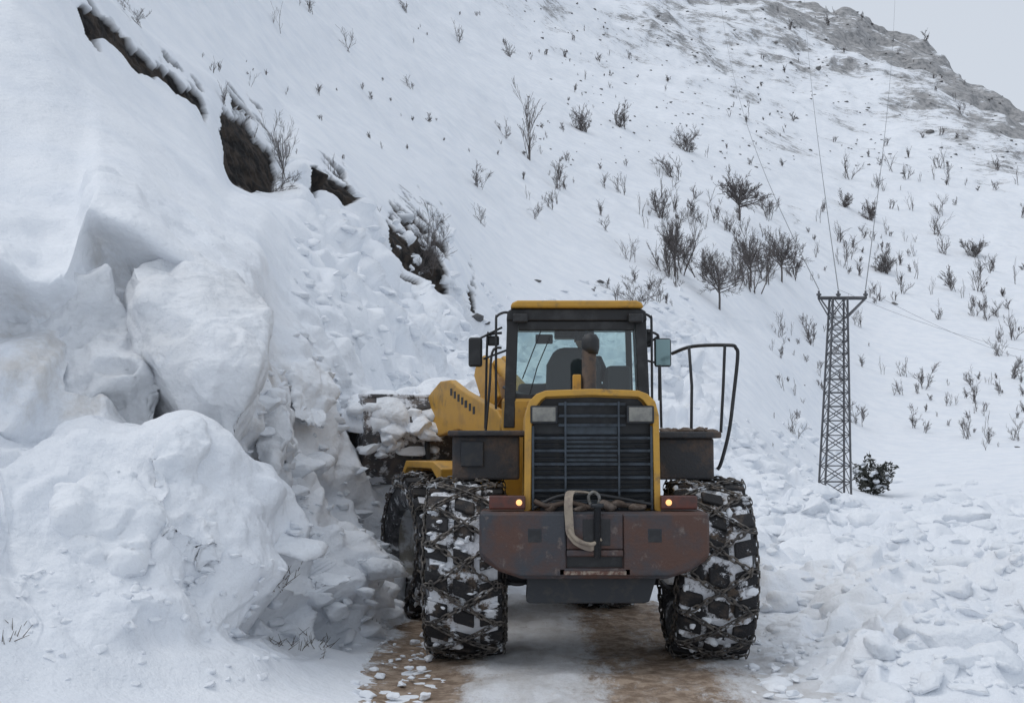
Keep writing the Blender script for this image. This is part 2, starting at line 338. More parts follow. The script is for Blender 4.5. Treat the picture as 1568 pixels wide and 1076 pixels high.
rk=mth('ADD',rn,mth('MULTIPLY',attr('rock'),.115))
sepn=n.new('ShaderNodeSeparateXYZ'); l.new(geo.outputs['True Normal'],sepn.inputs[0])
rk=mth('ADD',rk,mth('MULTIPLY',mth('SUBTRACT',.80,mth('ABSOLUTE',sepn.outputs[2],0)),.15))
rkc=mix(mr(noise(.6,8,.7),.35,.6),(.19,.195,.20),(.38,.375,.375))  # rock albedo lightened: distance haze is put into the colour
c=mix(mth('MULTIPLY',mr(rk,.565,.635),mth('GREATER_THAN',attr('rock'),.03)),c,rkc)
c=mix(attr('earth'),c,mix(mr(noise(2.5,6),.4,.6),(.010,.009,.009),(.045,.035,.028)))
l.new(c,p.inputs['Base Color'])
bp=n.new('ShaderNodeBump'); bp.inputs['Strength'].default_value=.8; bp.inputs['Distance'].default_value=.09
l.new(mth('ADD',mth('MULTIPLY',noise(3.2,8,.6),.8),mth('MULTIPLY',noise(18,4,.6),.22)),bp.inputs['Height']); l.new(bp.outputs[0],p.inputs['Normal'])
me.materials.append(m); M_ter=m
mk('snow_ground',[(-60,-60,-.08),(60,-60,-.08),(60,2.2,-.08),(-60,2.2,-.08)],[(0,1,2,3)],M_snow)
PG=P.reshape(NR,NC,3)
def foot(px,py,smin=5.0):
    j=int(np.argmin(np.abs(cx-px))); col=PG[:,j]
    dep=col[:,1]*math.cos(PIT)+(col[:,2]-CH)*math.sin(PIT); up=-col[:,1]*math.sin(PIT)+(col[:,2]-CH)*math.cos(PIT)
    yy=538-F*up/dep
    idx=np.where((yy<=py)&(sv>=smin))[0]
    r=idx[0] if len(idx) else NR-5
    return Vector(col[r])
def ray(px,py,d): return Vector(((px-784)/F*d,d,CH+float(ee(py))*d))
# ------------------------------------------------------------ dirt road
xs=np.linspace(-2.0,3.2,180); ys=np.concatenate([np.linspace(1.5,8.5,40),np.linspace(8.55,18,260)])
gx,gy=np.meshgrid(xs,ys); Pr=np.stack([gx.ravel(),gy.ravel(),np.zeros(gx.size)],1)
edge=sst(np.abs(Pr[:,0]-.65),1.9,2.5)
trk=np.exp(-((Pr[:,0]+.72)/.34)**2)+np.exp(-((Pr[:,0]-2.05)/.34)**2)
Pr[:,2]=fbm(Pr,2.2,5,5)*.035+fbm(Pr,9,2,6)*.016-trk*.03-edge*.12+.005
v=Pr; nr,nc=gx.shape
f=[(a*nc+b,a*nc+b+1,(a+1)*nc+b+1,(a+1)*nc+b) for a in range(nr-1) for b in range(nc-1)]
rd=mk('dirt_road',v,f,None,smooth=True)
m=bpy.data.materials.new('snowy_dirt'); m.use_nodes=True; n=m.node_tree.nodes; l=m.node_tree.links; p=n['Principled BSDF']; p.inputs['Roughness'].default_value=.85
geo=n.new('ShaderNodeNewGeometry'); sx=n.new('ShaderNodeSeparateXYZ'); l.new(geo.outputs['Position'],sx.inputs[0])
X_=sx.outputs[0]
def bumpf(c0,wd):
    a=mth('DIVIDE',mth('SUBTRACT',X_,c0),wd); return mth('DIVIDE',1.0,mth('ADD',1.0,mth('MULTIPLY',mth('MULTIPLY',a,a),mth('MULTIPLY',a,a))))
mp=n.new('ShaderNodeMapping'); mp.inputs['Scale'].default_value=(1,.45,1); l.new(geo.outputs['Position'],mp.inputs[0])
tr=mth('ADD',bumpf(-.85,.52),mth('MULTIPLY',bumpf(1.25,.60),.85))
fac=mr(mth('ADD',mth('MULTIPLY',tr,.36),noise(2.6,12,.85,mp.outputs[0])),.60,.80)
dc=mix(mr(noise(6,8,.7),.4,.62),(.205,.145,.10),(.40,.31,.235))
cs=mix(mr(noise(2,8,.7,mp.outputs[0]),.35,.65),(.74,.755,.78),(.54,.53,.525))
cfin=mix(fac,cs,dc)
ed=mth('ADD',mth('ABSOLUTE',mth('SUBTRACT',X_,.60),0),mth('MULTIPLY',mth('SUBTRACT',noise(1.9,10,.78),.5),2.2))
l.new(mix(mr(ed,1.75,2.05),cfin,(.78,.81,.85)),p.inputs['Base Color'])
bp=n.new('ShaderNodeBump'); bp.inputs['Strength'].default_value=.9; bp.inputs['Distance'].default_value=.035; l.new(noise(14,8,.7),bp.inputs['Height']); l.new(bp.outputs[0],p.inputs['Normal'])
rd.data.materials.append(m)
# ------------------------------------------------------------ loose snow blocks
def ico(sub):
    bm=bmesh.new(); bmesh.ops.create_icosphere(bm,subdivisions=sub,radius=1)
    V=np.array([v.co[:] for v in bm.verts]); Fc=[[v.index for v in f.verts] for f in bm.faces]; bm.free(); return V,Fc
ICO={k_:ico(k_) for k_ in(1,2,3,4)}
def blob(c,s,seed,sub=3,fl=.7,ang=True):
    V,Fc=ICO[sub]; V=V.copy(); rs=np.random.RandomState(seed)
    for _ in range(10):
        nn=rs.normal(size=3); nn/=np.linalg.norm(nn); h=.45+.33*rs.rand(); dd=V@nn; V-=(np.clip(dd-h,0,None)*.93)[:,None]*nn
    V*=1+.34*fbm(V+seed*3.1,1.7,4,seed)[:,None]
    V*=np.array([1.2+.6*rs.rand(),1.1,fl*rs.uniform(.7,1.2)])*s*1.1
    a,b=rs.rand()*6.28,rs.normal()*.3; cc,ss=math.cos(a),math.sin(a); c2,s2=math.cos(b),math.sin(b)
    V=V@np.array([[1,0,0],[0,c2,s2],[0,-s2,c2]])@np.array([[cc,ss,0],[-ss,cc,0],[0,0,1]])
    return V+np.array(c),Fc
def blobs(name,lst,m,sub=3,parent=None,ang=True):
    VV=[];FF=[];o=0
    for k_,(c_,s_) in enumerate(lst):
        V,Fc=blob(c_,s_,k_+1,sub,ang=ang); VV.append(V); FF+=[[a+o for a in f] for f in Fc]; o+=len(V)
    return mk(name,np.vstack(VV),FF,m,parent,smooth=True)
def hullblock(name,pts,m,amp=.05,seed=1,it=10):
    bm=bmesh.new()
    for p_ in pts: bm.verts.new(p_)
    bmesh.ops.convex_hull(bm,input=bm.verts)
    bmesh.ops.delete(bm,geom=[v_ for v_ in bm.verts if not v_.link_faces],context='VERTS')
    me=bpy.data.meshes.new(name); bm.to_mesh(me); bm.free(); o=bpy.data.objects.new(name,me); S.collection.objects.link(o); me.materials.append(m)
    rm=o.modifiers.new('r','REMESH'); rm.mode='VOXEL'; rm.voxel_size=.028; rm.use_smooth_shade=True
    sm_=o.modifiers.new('s','SMOOTH'); sm_.iterations=it; sm_.factor=.9
    dg=bpy.context.evaluated_depsgraph_get(); ev=o.evaluated_get(dg); m2=bpy.data.meshes.new_from_object(ev)
    o.modifiers.clear(); o.data=m2; nv=len(m2.vertices); A=np.zeros(nv*3); m2.vertices.foreach_get('co',A); A=A.reshape(-1,3); Nn=np.zeros(nv*3); m2.vertices.foreach_get('normal',Nn); Nn=Nn.reshape(-1,3)
    wp=np.stack([fbm(A,1.3,3,901),fbm(A,1.3,3,902),fbm(A,1.3,3,903)],1)*.3
    cv,ce_=chunks(A+wp,1.5,seed+400,1.5,4.0); cv2,ce2=chunks(A+wp*.5,3.6,seed+440,1.2,4.0)
    A=A+Nn*(amp*1.2*fbm(A,.9,3,seed)+amp*.8*fbm(A,2.8,5,seed+5,.55)+amp*2.4*cv*ce_+amp*.8*cv2*ce2)[:,None]
    m2.vertices.foreach_set('co',A.ravel()); m2.update()
    if not m2.materials: m2.materials.append(m)
    for q_ in m2.polygons: q_.use_smooth=True
    return o
H_=lambda L_:[ray(*a) for a in L_]
# big undercut block hanging from the bank: flat lit top plane, dark undercut right face
hullblock('snow_slab',H_([(195,405,11.5),(290,380,12.1),(402,455,12.0),(408,470,11.6),(215,460,10.95),(330,500,10.75),(398,565,10.6),(235,560,10.75),(278,640,10.85),(335,748,11.0),(345,738,11.1),(385,640,11.0),(300,690,12.6),(410,560,13),(300,400,13.2),(200,500,12),(150,560,12)]),M_slab,.035,2,1)
hullblock('snow_slab',H_([(-20,470,11.2),(120,440,11.4),(215,470,11.5),(270,560,11.1),(230,690,11.0),(80,640,10.8),(130,690,11.1),(-20,600,11.0),(100,480,12.8),(250,500,12.6),(200,680,12.3),(-20,700,11.4)]),M_slab,.16,3,5)
hullblock('snow_slab',H_([(250,655,10.2),(300,645,10.2),(330,720,10.1),(375,790,10.1),(370,850,10.0),(230,700,9.7),(250,820,9.3),(340,870,9.5),(200,850,10.3),(370,860,11.0),(300,660,11.0),(230,690,11)]),M_snow,.11,4,5)
hullblock('snow_slab',H_([(90,720,9.6),(190,705,9.7),(240,790,9.5),(120,830,9.2),(80,770,9.5),(220,880,9.2),(100,890,9.1),(240,820,10.3),(110,740,10.3)]),M_snow,.11,5,8)
hullblock('snow_slab',H_([(395,600,12.4),(440,590,12.6),(455,660,12.3),(420,730,12.0),(390,700,12.1),(450,700,13.2),(400,620,13.4)]),M_slab,.09,6,3)
hullblock('snow_slab',H_([(470,880,11.2),(500,868,11.4),(545,878,11.3),(540,892,11.1),(480,902,10.9),(510,890,11.7)]),M_snow,.03,7,2)
hullblock('snow_slab',H_([(440,560,14.2),(480,540,14.6),(520,600,14.6),(500,660,14.0),(450,640,13.6),(480,600,15.5)]),M_snow,.08,8,3)
for k_,(a,b,s_,d_) in enumerate([(1335,868,44,15.5),(1425,890,55,14.6),(1540,905,45,14.2),(1225,810,42,21),(1390,812,46,22),(1500,820,40,22)]):
    hullblock('snow_mound',H_([(a-s_,b+s_*.45,d_),(a-s_*.7,b-s_*.25,d_+.15),(a,b-s_*.5,d_+.3),(a+s_*.8,b-s_*.3,d_+.3),(a+s_*1.1,b+s_*.4,d_),(a,b+s_*.55,d_-.25),(a-s_*.8,b+s_*.3,d_+1),(a+s_*.8,b+s_*.3,d_+1)]),M_snow,.07,20+k_,6)
rs=np.random.RandomState(4); L=[]
def put(px,py,s,smin=1.2,sink=.4):
    c_=foot(px,py,smin); L.append((c_-Vector((0,0,s*sink)),s))
for _ in range(300):
    px=rs.uniform(385,640); py=rs.uniform(560,1010)
    if py>1000-(px-450)*.25+15: continue
    put(px,py,rs.uniform(.02,.08)*(1+1.8*(rs.rand()>.88)))
for _ in range(90): put(rs.uniform(20,420),rs.uniform(840,1050),rs.uniform(.015,.05))
for _ in range(380):
    px=rs.uniform(1140,1600); py=rs.uniform(730,1070); c_=foot(px,py,1.2); put(px,py,min(.42,c_.y/1915*rs.uniform(4,15)*(1+1.6*(rs.rand()>.86))),1.2,.35)
for px,py,s in[(1500,1010,.30),(590,745,.22),(1250,900,.26),(1450,960,.28),(1200,960,.2)]: put(px,py,s)
for _ in range(160):
    px=rs.uniform(690,1060); py=rs.uniform(430,640); c_=foot(px,py,4.8); put(px,py,c_.y/1915*rs.uniform(3,11),4.8)
for _ in range(150):
    px=rs.uniform(1080,1280); py=rs.uniform(640,800); c_=foot(px,py,3); put(px,py,c_.y/1915*rs.uniform(3,15),3,.45)
for _ in range(130):
    px=rs.uniform(450,700); py=rs.uniform(320,600); c_=foot(px,py,4.8); put(px,py,c_.y/1915*rs.uniform(4,15),4.8)
for _ in range(130):
    x=rs.choice([-1,1]); xx=.65+x*rs.uniform(1.3,2.3); L.append((Vector((xx,rs.uniform(9,13),.005)),rs.uniform(.010,.045)))
blobs('snow_blocks',L,M_snow)
# ------------------------------------------------------------ WHEEL LOADER
ld=bpy.data.objects.new('wheel_loader',None); S.collection.objects.link(ld); ld.location=(.69,11.7,0)
def wheel(parent,loc,name,rotx):
    e=bpy.data.objects.new(name,None); S.collection.objects.link(e); e.parent=parent; e.location=loc; e.rotation_euler=(rotx,0,0)
    if 'ty' not in wheel.__dict__:
        side=[(-.20,.40),(-.28,.43),(-.325,.52),(-.34,.62),(-.33,.70),(-.295,.755)]
        tread=[(-.295,.755),(-.2,.768),(0,.773),(.2,.768),(.295,.755)]
        a=lathe('tyre_tread',tread,72,M_grv)
        b=lathe('tyre_side_a',side,72,M_side); c=lathe('tyre_side_b',[(-x,r) for x,r in side],72,M_side)
        rim=[(-.20,.405),(-.235,.40),(-.235,.37),(-.17,.35),(-.12,.33),(-.09,.2),(-.15,.18),(-.17,.1),(-.17,.0)]
        d=lathe('rim_a',rim,40,M_rim); e2=lathe('rim_b',[(-x,r) for x,r in rim],40,M_rim)
        V=[];Fc=[]
        nL=19
        def lug(x0,x1,a0,a1,sk,r0=.75,r1=.808):
            o=len(V)
            for (xx,rr) in((x0,r0),(x0,r1),(x1,r0),(x1,r1)):
                drop=.02*abs(xx/.3)**3 if rr==r1 else .03*abs(xx/.3)
                for aa in(a0,a1):
                    t=aa+sk*(xx-x0); V.append((xx,(rr-drop)*math.cos(t),(rr-drop)*math.sin(t)))
            Fc.extend([(o+2,o+3,o+7,o+6),(o,o+1,o+3,o+2),(o+4,o+6,o+7,o+5),(o,o+2,o+6,o+4),(o+1,o+5,o+7,o+3)])
        for k_ in range(nL):
            a0=2*math.pi*k_/nL; wd=2*math.pi/nL*.56
            lug(-.335,-.14,a0,a0+wd,.35); lug(.14,.335,a0+.16,a0+wd+.16,-.35)
            lug(-.09,.09,a0+.09,a0+wd*.95+.09,.5)
        g=mk('tyre_lugs',V,Fc,M_rub,bevel=.014)
        def link(p,t,nrm,flip):
            t=t.normalized(); nrm=nrm.normalized(); b_=t.cross(nrm).normalized()
            if flip: nrm,b_=b_,nrm
            o=len(CV); n1,n2=10,5
            for i_ in range(n1):
                a_=2*math.pi*i_/n1; cxx=.030*math.cos(a_)+.014*(1 if math.cos(a_)>0 else -1); cyy=.019*math.sin(a_)
                ctr=p+t*cxx+b_*cyy; rad=(t*math.cos(a_)+b_*math.sin(a_))
                for j_ in range(n2):
                    c2=2*math.pi*j_/n2; CV.append(ctr+rad*(.0095*math.cos(c2))+nrm*(.0095*math.sin(c2)))
            for i_ in range(n1):
                for j_ in range(n2):
                    CF.append((o+i_*n2+j_,o+((i_+1)%n1)*n2+j_,o+((i_+1)%n1)*n2+(j_+1)%n2,o+i_*n2+(j_+1)%n2))
        CV=[];CF=[]
        def surf(x,a):
            ax=abs(x); r=.820-.02*(ax/.3)**3 if ax<.33 else .80-(ax-.33)*2.2
            xx=x if ax<.35 else math.copysign(.352,x)
            return Vector((xx,r*math.cos(a),r*math.sin(a)))
        def run(fn,length,pitch=.066):
            nn=int(length/pitch)
            for i_ in range(nn):
                t0=(i_)/nn; t1=(i_+1)/nn; p0=fn(t0);p1=fn(t1); pm=fn((t0+t1)/2); link(pm,p1-p0,Vector((pm.x*.5,pm.y,pm.z)),i_%2==1)
        NP=7
        def tri(t):
            t=t%1; return 4*t-1 if t<.5 else 3-4*t
        for sgn in(1,-1):
            run(lambda t,s_=sgn: surf(s_*.28*tri(t*NP),2*math.pi*t),9.6)
        for sx_ in(-1,1):
            run(lambda t,s_=sx_: Vector((s_*.355,.665*math.cos(6.2832*t),.665*math.sin(6.2832*t))),4.2)
            for k_ in range(NP*2):
                a_=2*math.pi*(k_/(NP*2)); run(lambda t,s_=sx_,a2=a_: surf(s_*(.28+.12*t),a2),.24)
        ch=mk('tyre_chain',CV,CF,M_chain,smooth=True)
        rs=np.random.RandomState(2); cl=[]
        for _ in range(110):
            a_=rs.rand()*6.283; x_=rs.uniform(-.31,.31); r_=.775-.02*abs(x_/.3); cl.append(((x_,r_*math.cos(a_),r_*math.sin(a_)),rs.uniform(.02,.045)))
        cd=blobs('tyre_snow',cl,M_snow,2)
        wheel.ty=[a,b,c,d,e2,g,ch,cd]
        for o in wheel.ty: o.parent=e
    else:
        for o in wheel.ty:
            q_=o.copy(); S.collection.objects.link(q_); q_.parent=e
    return e
wheel(ld,(-1.11,0,.79),'rear_left_wheel',0.1)
wheel(ld,(1.10,0,.79),'rear_right_wheel',1.3)
ff=bpy.data.objects.new('front_frame',None); S.collection.objects.link(ff); ff.parent=ld; ff.location=(0,1.65,0); ff.rotation_euler=(0,0,R(22))
wheel(ff,(-1.11,1.65,.79),'front_left_wheel',2.1)
wheel(ff,(1.11,1.65,.79),'front_right_wheel',.5)
lathe('rear_axle',[(-1.0,.0),(-1.0,.2),(-.8,.17),(-.35,.15),(-.25,.27),(0,.33),(.25,.27),(.35,.15),(.8,.17),(1.0,.2),(1.0,0)],24,M_dark,ld,loc=(0,0,.79))
lathe('front_axle',[(-1.0,.0),(-1.0,.2),(-.8,.17),(-.35,.15),(0,.33),(.35,.15),(.8,.17),(1.0,.2),(1.0,0)],24,M_dark,ff,loc=(0,1.65,.79))
box('rear_chassis',-.45,.45,-.9,1.7,.85,1.45,M_dark,ld)
box('front_chassis',-.5,.5,.1,2.2,.75,1.6,M_yel,ff,.03)
W=.965
cw=[(-W,1.355),(-W,1.0),(-W+.035,.95),(-W+.16,.865),(-W+.36,.80),(W-.36,.80),(W-.16,.865),(W-.035,.95),(W,1.0),(W,1.355)]
prism('counterweight',cw,-1.15,-.55,'y',M_cw,ld,.03)
for s in(-1,1):
    pl=[(s*.24,1.345),(s*(W-.02),1.345),(s*(W-.02),1.01),(s*(W-.17),.88),(s*.62,.83),(s*.24,.83)]
    prism('counterweight_cheek',pl,-1.20,-1.149,'y',M_cw,ld,.015)
    box('pin_pocket',s*.50-.045,s*.50+.045,-1.204,-1.19,1.12,1.21,M_blk,ld,.004)
    box('pin_pocket_rim',s*.50-.058,s*.50+.058,-1.202,-1.19,1.108,1.222,M_dark,ld,.004)
box('tow_bar',-.235,.235,-1.215,-1.148,.995,1.045,M_cw,ld,.01)
box('tow_slot',-.23,.23,-1.153,-1.14,.90,.985,M_blk,ld,.0)
box('tow_plate_low',-.30,.30,-1.20,-1.14,.835,.895,M_cw,ld,.01)
box('tow_plate_upper',-.235,.235,-1.192,-1.14,1.05,1.34,M_cw,ld,.01)
box('tow_pocket',-.10,.13,-1.196,-1.18,1.08,1.30,M_blk,ld,.004)
lathe('tow_pin',[(.98,0),(.98,.03),(1.40,.03),(1.40,.055),(1.43,.055),(1.43,0)],14,M_dark,ld,'z',loc=(.02,-1.22,0))
box('counterweight_label',-.26,.26,-1.207,-1.2005,.842,.872,mat('stencil',(.30,.25,.2),.7,0,(.12,.06,.045),18,.42,.55),ld,0)
bp_=[(-.56,.80),(.53,.80),(.47,.60),(.42,.585),(-.54,.585),(-.57,.60)]
prism('belly_plate',bp_,-1.02,-.7,'y',M_dark,ld,.01)
tube('brake_hose',smoothp([(-.8,-.5,.8),(-.7,-.7,.72),(-.55,-.7,.74),(-.45,-.5,.9)]),.018,M_blk,ld)
tube('brake_hose',smoothp([(.55,-.6,.95),(.6,-.8,.75),(.72,-.6,.68),(.8,-.3,.78)]),.02,M_blk,ld)
lathe('brake_chamber',[(0,0),(0,.07),(.12,.08),(.14,.0)],16,M_rim,ld,loc=(.58,-.75,.79))
def hoodp(sc=0.0,zb=1.33):
    return [(-.585+sc,zb+sc*.6),(-.575+sc,2.17),(-.545+sc,2.29-sc),(-.48+sc*.7,2.355-sc),(-.40,2.385-sc),(0,2.40-sc),(.40,2.385-sc),(.48-sc*.7,2.355-sc),(.545-sc,2.29-sc),(.575-sc,2.17),(.585-sc,zb+sc*.6)]
prism('engine_hood',hoodp(),-.82,1.55,'y',M_yel,ld,.015)
o_=hoodp(); i_=hoodp(.055); n_=len(o_); v=[];f=[]
for yy in(-.93,-.815):
    v+=[(a,yy,b) for a,b in o_]+[(a,yy,b) for a,b in i_]
for a in range(n_-1):
    f+=[(a,a+1,n_+a+1,n_+a),(2*n_+a,2*n_+a+1,3*n_+a+1,3*n_+a),(a,a+1,2*n_+a+1,2*n_+a),(n_+a,n_+a+1,3*n_+a+1,3*n_+a)]
f+=[(0,n_,3*n_,2*n_),(n_-1,2*n_-1,4*n_-1,3*n_-1)]
mk('hood_frame',v,f,M_yel,ld,.008)
prism('grille_core',hoodp(.07),-.835,-.825,'y',M_blk,ld,0)
box('grille_reflection',-.22,.22,-.86,-.845,1.75,2.08,mat('reflection_tint',(.07,.09,.11),.5,.2,(.045,.055,.065),7,.4,.6),ld,.005)  # paler panel behind the slats, reflection in the grille painted as colour
for z in[1.42,1.53,1.64,1.755,1.87,1.98,2.09,2.17]:
    hw=.50 if z<2.05 else .29
    box('grille_slat',-hw,hw,-.915,-.885,z-.012,z+.010,M_gril,ld,.003,rot=(.25,0,0))
for k_ in range(22):
    z=1.385+k_*.0385
    if z<2.03: box('grille_louvre',-.505,.505,-.875,-.862,z-.006,z+.006,M_dark,ld,0,rot=(.5,0,0))
for x in(-.23,.23): box('grille_upright',x-.009,x+.009,-.918,-.90,1.36,2.29,M_gril,ld,.003)
for x in(-.51,.51): box('grille_upright',x-.011,x+.011,-.918,-.90,1.36,2.08,M_gril,ld,.003)
box('grille_header',-.29,.29,-.912,-.88,2.255,2.28,M_gril,ld,.004)
for s in(-1,1):
    box('work_lamp',s*.415-.118,s*.415+.118,-.945,-.87,2.10,2.255,M_dark,ld,.015)
    box('work_lamp_lens',s*.415-.10,s*.415+.10,-.953,-.94,2.117,2.24,M_lens,ld,.012)
    box('tail_lamp',s*.73-.155,s*.73+.155,-1.02,-.85,1.372,1.485,M_red,ld,.012)
    xx=-.63 if s<0 else .64
    q_=lathe('tail_lamp_bulb',[(-.012,0),(-.010,.02),(0,.026),(.02,.026)],16,M_amb,ld,loc=(xx,-1.03,1.43)); q_.rotation_euler=(0,0,R(90))
tube('hydraulic_hose',smoothp([(-.5,-.98,1.44),(-.38,-1.0,1.40),(-.2,-1.0,1.43),(0,-1.02,1.385),(.2,-1.0,1.41),(.45,-.98,1.39)]),.022,M_pipe,ld)
tube('hydraulic_hose',smoothp([(-.5,-.95,1.38),(-.3,-1.0,1.48),(-.05,-1.0,1.50),(.2,-1.0,1.47),(.5,-.96,1.41)]),.016,M_blk,ld)
blobs('mud_lumps',[((.12,-1.0,1.41),.07),((.22,-1.0,1.42),.05),((-.35,-.98,1.39),.06),((-.1,-1.02,1.38),.05),((.38,-1,1.385),.05)],M_mud,2,ld)
st=smoothp([(-.06,-1.02,1.52),(-.19,-1.1,1.53),(-.22,-1.22,1.44),(-.215,-1.225,1.3),(-.20,-1.23,1.17),(-.12,-1.24,1.10),(-.02,-1.23,1.07),(.03,-1.22,1.11)],6)
v=[];f=[]
for k_,p_ in enumerate(st):
    a_=Vector((.035,0,.0)) if k_<len(st)*.6 else Vector((.012,0,.032))
    for d_ in(-1,1): v.append(p_+a_*d_)
for k_ in range(len(st)-1): f.append((2*k_,2*k_+1,2*k_+3,2*k_+2))
o=mk('tow_strap',v,f,M_strap,ld); md=o.modifiers.new('s','SOLIDIFY'); md.thickness=.015
tube('tow_strap_loop',smoothp([(-.22,-1.23,1.22),(-.15,-1.24,1.13),(-.03,-1.235,1.095),(.05,-1.22,1.14)]),.018,M_strap,ld)
tube('shackle',smoothp([(-.02,-1.0,1.4),(-.04,-1.02,1.48),(.0,-1.03,1.52),(.05,-1.02,1.48),(.04,-1.0,1.4)]),.014,M_rim,ld)
box('rear_left_fender',-1.24,-.62,-.15,1.1,1.60,2.0,M_fend,ld,.02); box('rear_left_fender_lip',-1.28,-.56,-.22,1.15,2.0,2.05,M_fend,ld,.015)
box('rear_right_fender',.66,1.17,-.15,1.1,1.60,1.98,M_fend,ld,.02); box('rear_right_fender_lip',.64,1.23,-.22,1.15,1.98,2.04,M_fend,ld,.015)
box('fender_bracket',-1.16,-.95,-.175,-.15,1.72,1.95,M_dark,ld,.01)
blobs('fender_mud',[((.72+.055*k_,-.08+.1*(k_%2),2.045),.05) for k_ in range(9)],M_mud,2,ld)
box('cab_base',-.80,.76,1.56,3.0,1.35,2.42,M_yel,ld,.04)
box('cab_step',-.98,-.78,1.7,2.5,1.2,1.75,M_yel,ld,.02)
y0,y1=1.55,2.95; zt=3.34; zb=2.40; hb=.73; ht=.69
def post(nm,a,b,r=.05):
    a=Vector(a);b=Vector(b); v=[]
    for p_ in(a,b):
        for sx_,sy_ in((-1,-1),(1,-1),(1,1),(-1,1)): v.append((p_.x+sx_*r,p_.y+sy_*r,p_.z))
    return mk(nm,v,[(0,1,2,3),(4,7,6,5),(0,4,5,1),(1,5,6,2),(2,6,7,3),(3,7,4,0)],M_blk,ld,.012)
for s in(-1,1):
    post('cab_rear_pillar',(s*(hb-.01),y0+.06,zb-.3),(s*(ht-.01),y0+.10,zt),.06)
    post('cab_front_pillar',(s*(hb-.03),y1,zb-.3),(s*(ht-.03),y1-.15,zt),.035)
    post('cab_door_pillar',(s*(hb+.0),y0+.75,zb),(s*(ht+.0),y0+.75,zt),.03)
prism('cab_roof_frame',[(-ht-.06,zt-.10),(-ht-.05,zt),(-ht,zt+.03),(ht,zt+.03),(ht+.05,zt),(ht+.06,zt-.10)],y0+.02,y1,'y',M_blk,ld,.015)
prism('cab_roof',[(-ht-.02,zt+.032),(-ht+.0,zt+.085),(-ht+.06,zt+.11),(ht-.06,zt+.11),(ht,zt+.085),(ht+.02,zt+.032)],y0-.06,y1+.15,'y',M_yel,ld,.02)
box('rear_window_sill',-.70,.70,y0+.03,y0+.09,zb-.1,zb+.06,M_blk,ld,.01)
def pane(nm,v,m_=None): return mk(nm,v,[(0,1,2,3)],m_ or M_gl,ld)
pane('rear_window',[(-.66,y0+.05,zb+.05),(.66,y0+.05,zb+.05),(.62,y0+.08,zt-.09),(-.62,y0+.08,zt-.09)])
pane('front_window',[(-.68,y1,zb-.1),(.68,y1,zb-.1),(.64,y1-.14,zt-.09),(-.64,y1-.14,zt-.09)])
for s in(-1,1): pane('side_window',[(s*.735,y0+.12,zb),(s*.735,y1-.05,zb),(s*.70,y1-.18,zt-.09),(s*.70,y0+.12,zt-.09)])
box('rear_window_top_band',-.62,.62,y0+.045,y0+.075,zt-.2,zt-.1,M_blk,ld,.01)
box('cab_floor_inside',-.68,.68,y0+.12,y1-.05,2.425,2.47,M_glove,ld,.01)
box('dashboard',-.62,.62,y1-.42,y1-.06,2.45,2.62,M_glove,ld,.04)
box('side_console',.34,.6,y0+.3,y0+1.0,2.47,2.78,M_glove,ld,.04)
prism('operator_seat',[(-.30,2.47),(-.29,2.80),(-.22,2.93),(-.15,2.99),(.15,2.99),(.24,2.93),(.31,2.80),(.32,2.47)],1.98,2.12,'y',M_glove,ld,.05,loc=(-.02,0,0))
tube('steering_wheel',[(.19*math.cos(a)*1,2.62+.08*math.sin(a),2.76+.17*math.sin(a)) for a in np.linspace(0,6.28,25)],.015,M_blk,ld)
box('inside_mirror',-.42,-.22,2.62,2.65,3.08,3.19,M_blk,ld,.02)
box('radio_panel',-.2,.25,2.55,2.8,3.14,3.24,M_blk,ld,.02)
tube('wiper',[(-.5,1.585,2.46),(-.42,1.585,2.75),(-.28,1.60,3.08)],.006,M_blk,ld)
tube('wiper_blade',[(-.58,1.58,2.62),(-.38,1.59,3.14)],.006,M_blk,ld)
op=bpy.data.objects.new('operator',None); S.collection.objects.link(op); op.parent=ld; op.location=(.04,2.28,2.40)
jt=[((0,0,.10),.16),((0,-.02,.30),.155),((.02,-.01,.45),.16),((.04,0,.535),.075),((.05,.01,.60),.055),
    ((-.19,0,.46),.075),((-.27,.12,.27),.055),((-.16,.36,.30),.042),((.23,0,.46),.075),((.33,.14,.27),.055),((.18,.36,.32),.042),
    ((-.10,.20,.10),.085),((-.14,.50,.12),.07),((-.14,.55,-.2),.055),((.10,.20,.10),.085),((.14,.50,.12),.07),((.14,.55,-.2),.055)]
eg=[(0,1),(1,2),(2,3),(3,4),(2,5),(5,6),(6,7),(2,8),(8,9),(9,10),(0,11),(11,12),(12,13),(0,14),(14,15),(15,16)]
me=bpy.data.meshes.new('body'); me.from_pydata([a for a,_ in jt],eg,[]); ob=bpy.data.objects.new('body',me); S.collection.objects.link(ob); ob.parent=op
sk=ob.modifiers.new('sk','SKIN'); me.materials.append(M_cloth)
for k_,(a_,r_) in enumerate(jt):
    me.skin_vertices[0].data[k_].radius=(r_,r_); me.skin_vertices[0].data[k_].use_root=(k_==0)
sb=ob.modifiers.new('sb','SUBSURF'); sb.levels=2; sb.render_levels=2
V,Fc=ICO[3]; V=V.copy(); V*=np.array([.078,.098,.118]); V[:,0]*=1-.18*np.clip(-V[:,2]/.118,0,1)
hd=mk('head',V,Fc,M_skin,op,smooth=True,loc=(.055,.02,.70))
V2=ICO[3][0]*np.array([.088,.108,.10]); V2[:,2]=np.maximum(V2[:,2],-.03+.03*np.sign(V2[:,1]))
mk('cap',V2,Fc,M_cloth,op,smooth=True,loc=(.055,.015,.735)); box('cap_peak',-.02,.13,.10,.19,.735,.747,M_cloth,op,.004)
